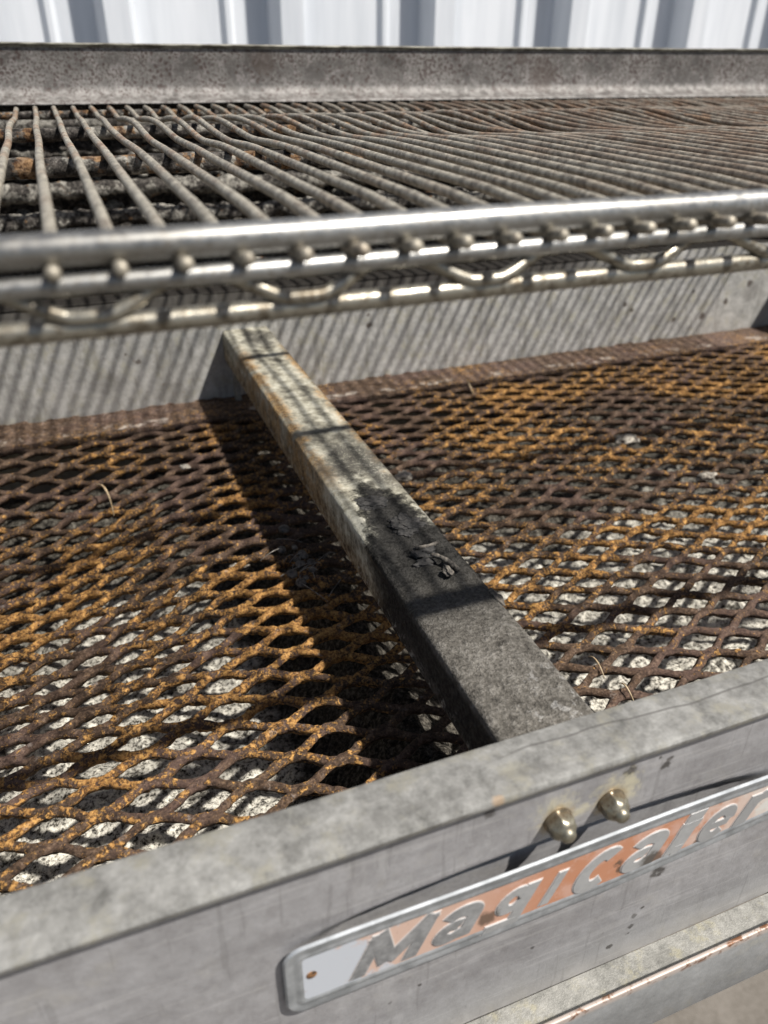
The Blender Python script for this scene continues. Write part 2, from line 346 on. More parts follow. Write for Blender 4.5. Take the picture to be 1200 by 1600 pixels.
# grey blotches
for (x, y, rx, k) in ((0.72, 2.02, .085, .8), (0.63, 1.98, .05, .65), (0.70, 3.26, .07, .85), (0.75, 1.85, .04, .6), (0.66, 2.18, .10, .35), (0.62, 3.05, .03, .5)):
    m_ = n.blob(x=x, y=y, r=rx, wob=rx * 0.9, ws=17, soft=.5, st=(1, .62, 1)); m_ = n.mul(m_, n.step(fine, 0.36, 0.5, .35, 1)); col = n.mix(n.mul(n.mul(m_, k), top), col, (0.045, 0.042, 0.038))
# black crust: ragged start at about y 1.78, fading to grey towards the front
yy = n.math('ADD', n.y, n.math('ADD', n.mul(n.math('SUBTRACT', big, 0.5), 0.5), n.mul(w, 0.34)))
xe = n.mul(n.math('ABSOLUTE', n.math('SUBTRACT', n.x, 0.68)), -1.0)
crust = n.step(n.math('ADD', n.math('ADD', yy, n.mul(n.math('SUBTRACT', fine, .5), .18)), n.mul(xe, -2.6)), 1.93, 1.80); crust = n.mul(crust, n.math('ADD', n.mul(side, n.step(n.y, 1.62, 1.35)), top))
black = n.ramp(n.math('ADD', n.mul(fine, .6), n.mul(med, .4)), [(0.40, (0.006, 0.006, 0.006)), (0.60, (0.040, 0.038, 0.036))])
col = n.mix(n.mul(crust, 0.97), col, black)
gf = n.step(n.math('ADD', n.y, n.mul(w, 0.25)), 1.42, 1.08)
greyf = n.ramp(n.math('ADD', n.mul(fine, 0.5), n.mul(med, 0.5)), [(0.38, (0.058, 0.053, 0.046)), (0.50, (0.13, 0.12, 0.104)), (0.62, (0.245, 0.23, 0.205))])
col = n.mix(gf, col, greyf)
pls = n.mul(n.step(n.y, 1.08, 0.92), n.step(n.math('ADD', n.noise(34, 4, 0.7, off=(3, 8, 1)), n.mul(n.math('SUBTRACT', n.x, 0.68), 0.9)), 0.60, 0.68))
col = n.mix(n.mul(pls, 0.55), col, (0.45, 0.44, 0.42))
# soot on the side wall at the front with white scrapes on its lower edge
ss = n.mul(side, n.step(n.math('ADD', n.y, n.math('ADD', n.mul(w, 0.6), n.mul(n.math('ADD', n.z, 1.14), -5.0))), 1.62, 1.2)); col = n.mix(n.mul(ss, 0.9), col, n.ramp(fine, [(0.4, (0.014, 0.013, 0.012)), (0.6, (0.055, 0.05, 0.045))]))
sc = n.mul(n.mul(side, n.step(n.math('ADD', n.z, n.mul(w, 0.12)), -1.165, -1.20)), n.step(n.noise(42, 4, 0.75, off=(1, 4, 9)), 0.53, 0.60)); col = n.mix(n.mul(sc, 0.7), col, (0.48, 0.46, 0.42))
h = n.math('ADD', n.mul(n.mul(crust, med), 1.8), n.mul(fine, n.math('ADD', 0.25, n.mul(crust, 0.5))))
M_BEAM = n.out(col, 0.88, 0.0, n.bump(h, 0.0026, 1.0), spec=0.15)

# --- backsplash
n = NT('speckled_backsplash'); v = n.noise(95, 7, 0.78); a = n.noise(5, 5, 0.65); lo = n.noise(28, 4, 0.7, off=(2, 6, 1))
col = n.ramp(a, [(0.40, (0.085, 0.079, 0.073)), (0.60, (0.235, 0.223, 0.208))])
col = n.mix(n.step(lo, 0.50, 0.64, 0, 0.4), col, (0.34, 0.31, 0.30))
gt = n.noise(11, 5, .7, off=(3, 3, 3)); d1 = n.vor(52); d2 = n.vor(95)
col = n.mix(n.mul(n.step(v, 0.46, 0.62), 0.75), col, (0.062, 0.052, 0.045))
col = n.mix(n.mul(n.step(n.math('SUBTRACT', d1, n.mul(n.math('SUBTRACT', gt, .5), 1.5)), .32, .20), .85), col, (0.05, 0.032, 0.027))
col = n.mix(n.mul(n.step(n.math('SUBTRACT', d2, n.mul(n.math('SUBTRACT', a, .5), 1.6)), .40, .28), .75), col, (0.06, 0.04, 0.035))
col = n.mix(n.mul(n.step(n.noise(34, 6, 0.7, off=(4, 4, 0)), 0.63, 0.66), 0.9), col, (0.035, 0.025, 0.02))
col = n.mix(n.mul(n.step(n.z, -0.10, -0.165), n.step(lo, 0.42, 0.60, 0.0, 0.6)), col, (0.26, 0.25, 0.235))  # cove painted lighter, for the sun on its upward slope
for (x, z, r) in ((0.93, -0.04, .05), (2.33, -0.09, .07), (2.2, -0.02, .03)):
    col = n.mix(n.mul(n.blob(x=x, z=z, r=r, wob=.04, ws=20), 0.5), col, (0.06, 0.04, 0.03))
M_SPLASH = n.out(col, 0.6, 0.15, n.bump(v, 0.0005, 0.7))
n = NT('blackened_steel'); v = n.noise(60, 4, 0.7)
M_DARKST = n.out(n.ramp(v, [(0.45, (0.022, 0.024, 0.025)), (0.66, (0.16, 0.165, 0.16))]), 0.6, 0.2, n.bump(v, 0.0008, 0.8))
n = NT('lip_edge'); v = n.noise(40, 4, 0.7, stretch=(.4, 1, 1))
M_LIP = n.out(n.ramp(v, [(0.4, (0.07, 0.062, 0.045)), (0.66, (0.30, 0.29, 0.24))]), 0.5, 0.3)

# --- siding, concrete
n = NT('white_painted_siding'); v = n.noise(1.2, 4, 0.6, stretch=(4, 4, .35)); d = n.noise(30, 3, 0.6)
col = n.ramp(v, [(0.35, (0.60, 0.63, 0.67)), (0.65, (0.74, 0.765, 0.80))]); col = n.mix(n.step(d, 0.72, 0.76, 0, 0.5), col, (0.35, 0.30, 0.25))
M_SIDING = n.out(col, 0.45, 0.0, n.bump(v, 0.0006, 0.4))
n = NT('brown_grey_concrete'); v = n.noise(22, 6, 0.7); a = n.noise(2.2, 5, 0.6); sp = n.noise(80, 3, 0.7, off=(1, 2, 3))
col = n.ramp(n.math('ADD', n.mul(a, 0.5), n.mul(v, 0.5)), [(0.36, (0.10, 0.088, 0.074)), (0.64, (0.175, 0.158, 0.138))])
col = n.mix(n.step(sp, 0.66, 0.72, 0, 0.6), col, (0.06, 0.055, 0.05))
M_CONC = n.out(col, 0.9, 0.0, n.bump(v, 0.0015, 0.5), spec=0.2)

# --- plate, nuts, debris
n = NT('brushed_plate_aluminium'); v = n.noise(40, 4, 0.6); a = n.noise(12, 4, 0.6)
col = n.ramp(n.math('ADD', n.mul(v, 0.5), n.mul(a, 0.5)), [(0.4, (0.26, 0.275, 0.285)), (0.6, (0.42, 0.44, 0.455))])
M_ALU = n.out(col, 0.36, 0.45, n.bump(v, 0.0001, 0.4))
n = NT('plate_letter_metal'); v = n.noise(50, 4, 0.65)
col = n.ramp(v, [(0.38, (0.25, 0.255, 0.26)), (0.62, (0.40, 0.405, 0.41))])
col = n.mix(n.step(n.x, 0.36, 0.6, 0, 0.6), col, (0.56, 0.57, 0.57)); col = n.mix(n.step(n.x, 0.9, 0.98, 0, 0.7), col, (0.36, 0.365, 0.37))
for (x, z, r) in ((0.487, -1.31, .016), (0.835, -1.33, .024)): col = n.mix(n.mul(n.blob(x=x, z=z, r=r, wob=.014, ws=60), 0.85), col, (0.07, 0.055, 0.04))
M_LETTER = n.out(col, 0.42, 0.4, n.bump(v, 0.0001, 0.5))
n = NT('faded_orange_enamel'); v = n.noise(18, 5, 0.65); f = n.noise(70, 3, 0.6)
t = n.math('ADD', n.x, n.mul(n.math('SUBTRACT', v, 0.5), 0.35))
org = n.mix(n.step(v, 0.45, 0.62), (0.48, 0.22, 0.125), (0.54, 0.315, 0.235))
col = n.mix(n.step(t, 0.62, 0.30), org, (0.58, 0.41, 0.33)); col = n.mix(n.step(t, 0.275, 0.235), col, (0.50, 0.525, 0.565))
col = n.mix(n.step(t, 0.92, 1.04), col, (0.60, 0.47, 0.40)); col = n.mix(n.step(t, 1.05, 1.15), col, (0.62, 0.605, 0.56))
col = n.mix(n.step(f, 0.66, 0.72, 0, .35), col, (0.3, 0.16, 0.09))
for (x, z, r) in ((0.480, -1.315, .018), (0.838, -1.338, .026), (0.94, -1.336, .010), (0.752, -1.30, .008), (0.76, -1.325, .008)): col = n.mix(n.mul(n.blob(x=x, z=z, r=r, wob=.014, ws=60), 0.85), col, (0.09, 0.06, 0.04))
M_ORANGE = n.out(col, 0.42, 0.0, n.bump(v, 0.0001, 0.4))
n = NT('letter_lit_edge'); M_OUTL = n.out((0.60, 0.56, 0.53), 0.45, 0.1)  # light caught by the letter bevels, painted as a brighter edge
n = NT('plate_hole_rust'); M_HOLE = n.out(n.ramp(n.noise(90), [(0.42, (0.02, 0.012, 0.008)), (0.6, (0.30, 0.15, 0.06))]), 0.9)
n = NT('tarnished_nickel'); v = n.noise(60, 4, 0.7); hb = n.step(n.math('ADD', n.y, n.mul(n.math('SUBTRACT', v, .5), .03)), 0.682, 0.695)
col = n.mix(n.mul(hb, .7), (0.285, 0.265, 0.205), (0.17, 0.12, 0.07)); M_NUT = n.out(n.mix(n.step(n.noise(120, 4, .7), .5, .62, 0, .6), col, (.12, .09, .06)), n.step(v, .3, .7, .28, .5), 0.75, n.bump(v, 0.00015, .5))
n = NT('char_scrap'); v = n.noise(60, 4, 0.7); M_SCRAP = n.out(n.ramp(v, [(0.4, (0.03, 0.026, 0.022)), (0.62, (0.16, 0.14, 0.115))]), 0.7, 0, n.bump(v, .0008, .8))
n = NT('black_char_flake'); v = n.noise(60, 4, 0.7); M_FLAKE = n.out(n.ramp(v, [(0.4, (0.008, 0.008, 0.008)), (0.66, (0.06, 0.056, 0.052))]), 0.85, 0, n.bump(v, .001, .8))
n = NT('dry_straw'); M_STRAW = n.out(n.ramp(n.noise(40), [(0.4, (0.30, 0.21, 0.11)), (0.6, (0.52, 0.41, 0.26))]), 0.7)
n = NT('pale_crumb'); v = n.noise(50, 4, 0.75); M_CRUMB = n.out(n.ramp(v, [(0.40, (0.09, 0.075, 0.06)), (0.60, (0.46, 0.42, 0.35))]), 0.9, 0, n.bump(v, .0015, .8))
n = NT('grey_fibre'); M_FIBRE = n.out(n.ramp(n.noise(40), [(0.4, (0.10, 0.09, 0.08)), (0.6, (0.28, 0.26, 0.23))]), 0.9)
n = NT('hole_shade_black'); M_BLACK = n.out((0.008, 0.007, 0.006), 0.95)

# ------------------------------------------------------------------ the setting
XL, XR = -1.3, 3.90
g = MB(); g.grid(lambda u, v: ((u - .5) * 900, (v - .5) * 900, -ZG), 8, 8)
g.build('ground', M_CONC, smooth=False, kind='structure', origin=(0, 0, -ZG), fix=False)

# white ribbed steel wall 2 m behind: one panel per rib period
wall = empty('metal_siding_wall', (4, 8, -ZG), 'white ribbed metal siding wall standing in sun behind the cooker', 'wall')
PER = 1.463
def siding_profile(x0):
    pr = 0.25
    return [(x0, 8.0), (x0 + .62, 8.0), (x0 + .66, 7.955), (x0 + .70, 7.955), (x0 + .74, 8.0), (x0 + 1.04, 8.0), (x0 + 1.10, 8 - pr), (x0 + 1.30, 8 - pr), (x0 + 1.36, 8.0), (x0 + PER + 0.03, 7.992)]
for k in range(-5, 12):
    x0 = 0.22 - 0.70 + k * PER - .0
    pf = siding_profile(x0); b = MB()
    for i in range(len(pf) - 1):
        (xa, ya), (xb, yb) = pf[i], pf[i + 1]
        b.add([(xa, ya, -ZG + .1), (xb, yb, -ZG + .1), (xb, yb, 6), (xa, ya, 6)], [(0, 1, 2, 3)])
    b.build('siding_panel', M_SIDING, wall, smooth=False, fix=False)
b = MB(); b.box((0.22 - .7 - 5 * PER, 8.05, -ZG), (0.22 - .7 + 12 * PER, 8.3, 6.0)); b.build('wall_frame', M_CONC, wall, smooth=False)

# ------------------------------------------------------------------ the cooker body
cook = empty('charcoal_cooker', (1.3, 2.1, -ZG), 'large weathered steel grill trough with a lettered plate on its front', 'grill')
YF = 0.705
# front sheet with the shallow dent behind the plate
def crease(x):
    t = (x - 0.12) / (1.12 - 0.12)
    if t <= 0 or t >= 1: return -1.215
    return -1.215 + 0.050 * math.sin(math.pi * t) ** 0.55
def face_y(x, z):
    y = YF
    zc = crease(x)
    if -1.40 < z < zc and 0.1 < x < 1.14:
        d = min((zc - z) / 0.035, 1.0) * min(max((x - .12) / .12, 0), 1) * min(max((1.12 - x) / .12, 0), 1)
        d *= min((z + 1.40) / 0.1, 1.0)
        y += 0.022 * d
    y += 0.0022 * nz(x, z, 3, 2.3) + 0.0008 * nz(x, z, 1, 9)
    return y
b = MB()
nu, nv = 760, 90
b.grid(lambda u, v: ((lambda x, z: (x, face_y(x, z), z))((-0.5 + u * 2.2), -1.68 + v * 0.67)), nu, nv)
b.box((XL, YF + .001, -1.68), (-0.5, YF + .012, -1.01)); b.box((1.7, YF + .001, -1.68), (XR, YF + .012, -1.01))
front = b.build('front_panel', M_FACE, cook, smooth='auto', fix=False)
# rim: folded flange with soft rounded edges
b = MB()
prof = [(.705, -1.020), (.693, -1.020), (.6895, -1.012), (.6895, -1.006), (.693, -1.001), (.700, -1.0), (.73, -1.0005), (.765, -1.0), (.790, -1.0), (.798, -1.003), (.802, -1.010), (.802, -1.09), (.798, -1.09), (.796, -1.012), (.71, -1.012)]
nx = 400
def rimv(u, j):
    x = XL + u * (XR - XL); y, z = prof[j]
    return (x, y + .0016 * nz(x, 0, 5, 3.0), z + .0014 * nz(x, y * 6, 2, 2.5))
b.grid(lambda u, v: rimv(u, int(round(v * (len(prof) - 1)))), nx, len(prof) - 1)
b.build('front_rim', M_RIM, cook, smooth='auto', fix=False)
b = MB(); b.box((XL, .806, -1.62), (XR, .818, -1.03)); b.build('inner_front_wall', M_RUSTF if False else M_WALL, cook, smooth=False)
# ledge and strip below
b = MB()
b.grid(lambda u, v: (XL + u * (XR - XL), .704 - v * .064, -1.682 - .003 * v + .0012 * nz(XL + u * 5.2, v, 4, 6)), 300, 3)
b.grid(lambda u, v: (XL + u * (XR - XL), .640, -1.685 - v * .02), 300, 1)
b.build('lower_ledge', M_LEDGE, cook, smooth=False, fix=False, bevel=0)
b = MB(); b.box((XL, .640, -1.87), (XR, .700, -1.80)); b.build('ledge_channel', M_DARK, cook, smooth=False)
b = MB(); b.box((XL, .612, -1.815), (XR, .622, -1.612)); b.build('front_strip', M_STRIP, cook, bevel=.003)
b = MB(); b.box((XL, .80, -1.80), (XR, 3.8, -1.77)); b.build('trough_bottom', M_DARK, cook, smooth=False)
# rear wall of the trough
b = MB(); b.grid(lambda u, v: ((lambda x, z: (x, 3.423 + .004 * nz(x, z, 8, 1.2), z))(XL + u * (XR - XL), -1.77 + v * (.87))), 200, 24)
b.build('rear_trough_wall', M_WALL, cook, fix=False)
b = MB(); b.box((XL, 3.423, -.912), (XR, 3.55, -.900)); b.build('rear_wall_flange', M_DARK, cook, bevel=.003)
# side walls
for xx in (XL, XR):
    b = MB(); b.box((xx, .705, -1.80), (xx + .03, 3.82, -.93)); b.box((xx, 3.3, -.93), (xx + .03, 3.82, -.22)); b.build('side_wall', M_WALL, cook, smooth=False)
# legs
for xx in (XL + .05, XR - .12):
    for yy in (1.9, 3.65):
        b = MB(); b.box((xx, yy, -ZG + .05), (xx + .12, yy + .12, -1.80)); l = b.build('leg', M_LEDGE, cook, smooth=False, bevel=.008)
        b = MB(); b.box((xx - .02, yy - .02, -ZG), (xx + .14, yy + .14, -ZG + .05)); b.build('foot_pad', M_DARK, l, smooth=False, bevel=.008)
# charred rear wall
b = MB()
def cw(u, v):
    x = XL + u * (XR - XL); z = -1.75 + v * 1.56
    return (x, 3.80 + .03 * nz(x, z, 1, 7) + .014 * nz(x, z, 4, 24), z)
b.grid(cw, 620, 170); b.build('charred_back_wall', M_CHARW, cook, fix=False)
b = MB(); b.grid(lambda u, v: ((lambda x, y: (x, y, -1.0 + .04 * nz(x, y, 2, 8) + .02 * nz(x, y, 5, 25)))(XL + u * (XR - XL), 3.5 + v * .33)), 400, 24)
b.build('rear_ash_channel', M_DARK, cook, fix=False)
# backsplash
prof = [(3.84, .005), (3.835, .020), (3.81, .025), (3.793, .024), (3.789, .021), (3.790, .018), (3.796, .014), (3.800, .008), (3.80, -.05), (3.80, -.125), (3.79, -.150), (3.765, -.168), (3.72, -.180), (3.715, -.186), (3.72, -.19), (3.82, -.19)]
b = MB(); m = len(prof)
top_i = 7
def bsv(u, j, pr=prof):
    x = XL + u * (XR - XL); y, z = pr[j]
    lift = .010 * (x / 3.8) ** 2 if z > -.05 else 0
    return (x, y + .004 * nz(x, z * 3, 6, 1.4), z + lift + .0015 * nz(x, 0, 9, 3))
b.grid(lambda u, v: bsv(u, top_i + int(round(v * (m - 1 - top_i)))), 260, m - 1 - top_i)
splash = b.build('backsplash', M_SPLASH, cook, smooth='auto', fix=False)
b = MB(); b.grid(lambda u, v: bsv(u, int(round(v * top_i))), 260, top_i); b.build('folded_lip', M_LIP, splash, fix=False)
b = MB(); b.box((XL, 3.60, -.232), (XR, 3.705, -.212)); b.build('dark_rear_rail', M_DARKST, cook, bevel=.006)

def lumpy_pipe(name, y, z, r, mat, amp=.25, nseg=360, parent=cook, sc=6):
    b = MB(); pts = []; rr = []
    for i in range(nseg + 1):
        x = XL + .03 + (XR - XL - .03) * i / nseg
        pts.append((x, y + .008 * nz(x, 1, y, 2), z + .008 * nz(x, 2, z, 2))); rr.append(r * (1 + amp * nz(x, y * 9, 7, sc)))
    b.tube(pts, rr, 12, jit=amp * 1.2); return b.build(name, mat, parent, fix=False)
lumpy_pipe('crusted_pipe', 3.60, -.49, .036, M_CHARP, amp=.4, sc=9)
lumpy_pipe('crusted_pipe', 3.57, -.595, .036, M_CHARP, amp=.45, sc=11)
lumpy_pipe('crusted_pipe', 3.68, -.36, .022, M_CHARP, amp=.6, sc=12)
lumpy_pipe('rear_dark_bar', 3.53, -.245, .026, M_CHARP, amp=.2)
# charred clumps clinging to the rear wall
b = MB()
for i in range(260):
    x = random.uniform(-.3, 3.8); z = random.choice((random.uniform(-.46, -.30), random.uniform(-.66, -.40), random.uniform(-.9, -.65))); r = random.uniform(.012, .04)
    y = 3.72 - random.random() * .08
    base = bmesh.new(); bmesh.ops.create_icosphere(base, subdivisions=2, radius=r)
    vs = []; sd = random.random() * 50
    for v in base.verts:
        q = v.co * (1 + .55 * nz(v.co.x / r, v.co.y / r, sd, 1.3)); vs.append((x + q.x * 1.3, y + q.y, z + q.z * .8))
    b.add(vs, [tuple(vv.index for vv in f.verts) for f in base.faces]); base.free()
b.build('char_clumps', M_CHARP, cook, fix=False, kind='stuff')

# cross beam (rounded square tube)
b = MB(); x0, x1, z1_, z0_ = .575, .785, -1.072, -1.212; r = .016
prof = []
for cx, cz, a0 in ((x1 - r, z1_ - r, 0), (x0 + r, z1_ - r, 90), (x0 + r, z0_ + r, 180), (x1 - r, z0_ + r, 270)):
    for k in range(5):
        a = math.radians(a0 + 22.5 * k); prof.append((cx + r * math.cos(a), cz + r * math.sin(a)))
pp = []
for i in range(len(prof)):
    a, c = prof[i], prof[(i + 1) % len(prof)]
    d = math.dist(a, c); ns = max(1, int(d / .012))
    for k in range(ns): pp.append((a[0] + (c[0] - a[0]) * k / ns, a[1] + (c[1] - a[1]) * k / ns))
m = len(pp); pp.append(pp[0])
def bv(u, v):
    x, z = pp[int(round(u * m))]; y = .815 + v * 2.61
    x += -.006 * (1 - v) * 1.2
    if z > -1.09 and y < 1.9:                                   # crust build-up
        z += (max(0, nz(x, y, 1, 9)) + .5 * max(0, nz(x, y, 4, 26))) * .013 * min(1, (1.9 - y) * 4) * (1 if y > 1.25 else .35)
    return (x + .0008 * nz(x, y, z, 14), y, z + .0010 * nz(x, y, 2, 12))
b.grid(bv, m, 520); beam = b.build('cross_beam', M_BEAM, cook, label='square tube beam, pale and rusty at the rear, sooted black at the front')
b = MB(); b.lathe((.5735, 1.746, -1.158), (-1, 0, 0), [(0, .015), (.0008, .014), (.0012, .0005)], 20); hole = b.build('drilled_hole', M_BLACK, beam)  # black disc on the surface, painted shade of a hole's inside
hole.scale = (1, .8, 1.15); hole.location = Vector(P(.5735, 1.746, -1.158)) * 0
hole.scale = (1, 1, 1)
b = MB(); b.box((.60, 3.36, -1.40), (.625, 3.40, -1.21)); b.build('beam_bracket', M_LEDGE, cook, smooth=False)

# cap nuts
for (x, z) in ((0.602, -1.121), (0.710, -1.121)):
    b = MB(); b.lathe((x, face_y(x, z) - .0005, z), (0.0, -1, -.02), [(-.004, .0265), (.002, .0275), (.005, .0245), (.016, .0245), (.0205, .0240), (.026, .0218), (.030, .0180), (.0325, .0148), (.036, .0138), (.0395, .0123), (.042, .0093), (.0432, .006), (.0437, .0005)], 48, hexn=1)
    b.build('cap_nut', M_NUT, cook, smooth='auto')

# ------------------------------------------------------------------ name plate
def zt(x): return -1.203 + .002 * math.sin(x * 9)
def zb(x): return -1.378 + max(0, x - .75) * .07
PX0, PX1 = .112, 1.32
def plate_prof_y(t):          # t: distance from the outline
    pts = [(0, .6950), (.003, .6912), (.010, .6908), (.015, .6922), (.019, .6922), (.023, .6908), (.027, .6908), (.031, .6930), (9, .6930)]
    for (a, ya), (c, yc) in zip(pts, pts[1:]):
        if t <= c: return ya + (yc - ya) * (t - a) / (c - a)
    return .6930
def rrect(dx, n=10):
    pts = []; x0, x1 = PX0 + dx, PX1 - dx; rr = max(.034 - dx, .008)
    def c(cx, top, a0):
        for k in range(n + 1):
            a = math.radians(a0 + 90 * k / n); z = (zt(cx) - dx - rr) if top else (zb(cx) + dx + rr)
            pts.append((cx + rr * math.cos(a), z + rr * math.sin(a)))
    c(x1 - rr, True, 0)
    for k in range(1, 30): x = x1 - rr + (x0 + rr - x1 + rr) * k / 30; pts.append((x, zt(x) - dx))
    c(x0 + rr, True, 90); c(x0 + rr, False, 180)
    for k in range(1, 30): x = x0 + rr + (x1 - x0 - 2 * rr) * k / 30; pts.append((x, zb(x) + dx))
    c(x1 - rr, False, 270); return pts
lev = [0, .003, .010, .015, .019, .023, .028, .031]
b = MB(); rings = [rrect(l) for l in lev]; m = len(rings[0]); vs = []
for l, ring in zip(lev, rings): vs += [(x, plate_prof_y(l), z) for x, z in ring]
fs = [(i * m + k, i * m + (k + 1) % m, (i + 1) * m + (k + 1) % m, (i + 1) * m + k) for i in range(len(lev) - 1) for k in range(m)]
b.add(vs, fs); b.add([(x, .6962, z) for x, z in rings[0]], [tuple(range(m))]); b.add([(x, .6950, z) for x, z in rings[0]] + [(x, .6962, z) for x, z in rings[0]], [(k, (k + 1) % m, (k + 1) % m + m, k + m) for k in range(m)])
plate = b.build('name_plate', M_ALU, cook, smooth='auto', fix=False, label='orange and silver name plate with raised slanted letters')
b = MB(); ring = rrect(.031); b.add([(x, .6930, z) for x, z in ring], [tuple(range(m))]); b.build('enamel_field', M_ORANGE, plate, smooth=False, fix=False)
b = MB(); b.lathe((.157, .6933, -1.282), (0, -1, 0), [(0, .0095), (.0012, .0088), (.0014, .0005)], 20); b.build('rivet_hole', M_HOLE, plate)

def arc(cx, cz, rx, rz, a0, a1, n=18): return [(cx + rx * math.cos(math.radians(a0 + (a1 - a0) * i / n)), cz + rz * math.sin(math.radians(a0 + (a1 - a0) * i / n))) for i in range(n + 1)]
LET = {   # strokes in a unit box: (points, width)
 'M': [([(.10, 0), (.10, 1)], .22), ([(.90, 0), (.90, 1)], .22), ([(.08, 1), (.50, .18)], .25), ([(.92, 1), (.50, .18)], .25)],
 'a': [(arc(.46, .66, .38, .24, 160, 0) + [(.84, .5), (.84, 0)], .24), (arc(.42, .30, .30, .20, 60, 300) + [(.84, .26)], .20)],
 'g': [(arc(.44, .68, .30, .22, 0, 360), .18), ([(.84, 1), (.84, .0)], .22), ([(.0, .07), (.90, .07)], .15)],
 'i': [([(.50, 0), (.50, 1)], .80)],
 'C': [(arc(.52, .50, .38, .40, 50, 312), .24)],
 't': [([(.42, 1.15), (.42, .04)], .34), ([(.35, .10), (1.0, .10)], .20), ([(-.35, .78), (1.25, .78)], .17)],
 'e': [(arc(.50, .50, .36, .38, 5, 320, 26), .20), ([(.20, .48), (.90, .48)], .15)],
 'r': [([(.20, 0), (.20, 1)], .28), ([(.22, .70), (.50, .90), (1.0, .93)], .22)]}
def letter(ch, bx0, bx1, bz0, bz1, shear=.42, grow=0.0, y0=.6930, h=.0022, mat=M_LETTER, name='letter'):
    H = bz1 - bz0; sh = shear * H; Wd = bx1 - bx0 - sh; b = MB(); dy = 0
    for pts, w in LET[ch]:
        w2 = (w * .10) / 2 * 1.18 + grow if ch != 'i' else Wd * .40 + grow
        q = [Vector((x * Wd, z * H)) for x, z in pts]; q2 = []
        # inset so the stroke stays in its box
        for i in range(len(q)):
            t = (q[min(i + 1, len(q) - 1)] - q[max(i - 1, 0)]).normalized(); n_ = Vector((-t.y, t.x))
            e = Vector((0, 0))
            if i == 0: e = -t * grow
            if i == len(q) - 1: e = t * grow
            q2.append((q[i] + e + n_ * w2, q[i] + e - n_ * w2))
        V = []; m_ = len(q2); yt = y0 - h - dy; dy += .00012
        for (p1, p2) in q2:
            for p_ in (p1, p2):
                X = bx0 + p_.x + p_.y * shear; V += [(X, yt, bz0 + p_.y), (X, y0 + .0005, bz0 + p_.y)]
        F = []
        for i in range(m_ - 1):
            a = 4 * i; c = a + 4
            F += [(a, a + 2, c + 2, c), (a, c, c + 1, a + 1), (a + 2, a + 3, c + 3, c + 2)]
        F += [(0, 1, 3, 2), (4 * m_ - 4, 4 * m_ - 2, 4 * m_ - 1, 4 * m_ - 3)]
        b.add(V, F)
    return b.build(name, mat, plate, smooth=False)
for ch, a, c, z0, z1 in (('M', .222, .382, -1.340, -1.240), ('a', .368, .474, -1.336, -1.256), ('g', .470, .580, -1.357, -1.258), ('i', .583, .640, -1.338, -1.258), ('C', .645, .765, -1.346, -1.248),
                         ('a', .757, .868, -1.338, -1.252), ('t', .868, .935, -1.338, -1.246), ('e', .930, 1.036, -1.336, -1.252), ('r', 1.03, 1.125, -1.325, -1.250)):
    letter(ch, a, c, z0, z1, grow=.0022, h=.0008, mat=M_OUTL, name='letter_lit_edge'); letter(ch, a, c, z0, z1)

# ------------------------------------------------------------------ ash bed
b = MB()
def ash(u, v):
    x = XL + .04 + u * (XR - XL - .05); y = .82 + v * 2.59
    z = -1.71 + .045 * nz(x, y, 1, 2.2) + .030 * nz(x, y, 3, 8) + .014 * nz(x, y, 5, 27) + .010 * nz(x, y, 9, 48) + .022 * max(0, nz(x, y, 6, 17) - .15)
    z += .235 * math.exp(-((x - .60 + .05 * nz(y, 1, 2, 1.5)) / .15) ** 2) * (1 + .25 * nz(x, y, 4, 5)); z = min(z, -1.435 + .01 * nz(x, y, 7, 20))  # heap under the beam, added so the ash there lies in shade
    return (x, y, z)
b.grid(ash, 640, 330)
b.build('ash_bed', M_ASH, origin=(1.3, 2.1, -1.72), fix=False, label='pale gritty ash crust lying in the trough under the mesh', cat='ash', kind='stuff')

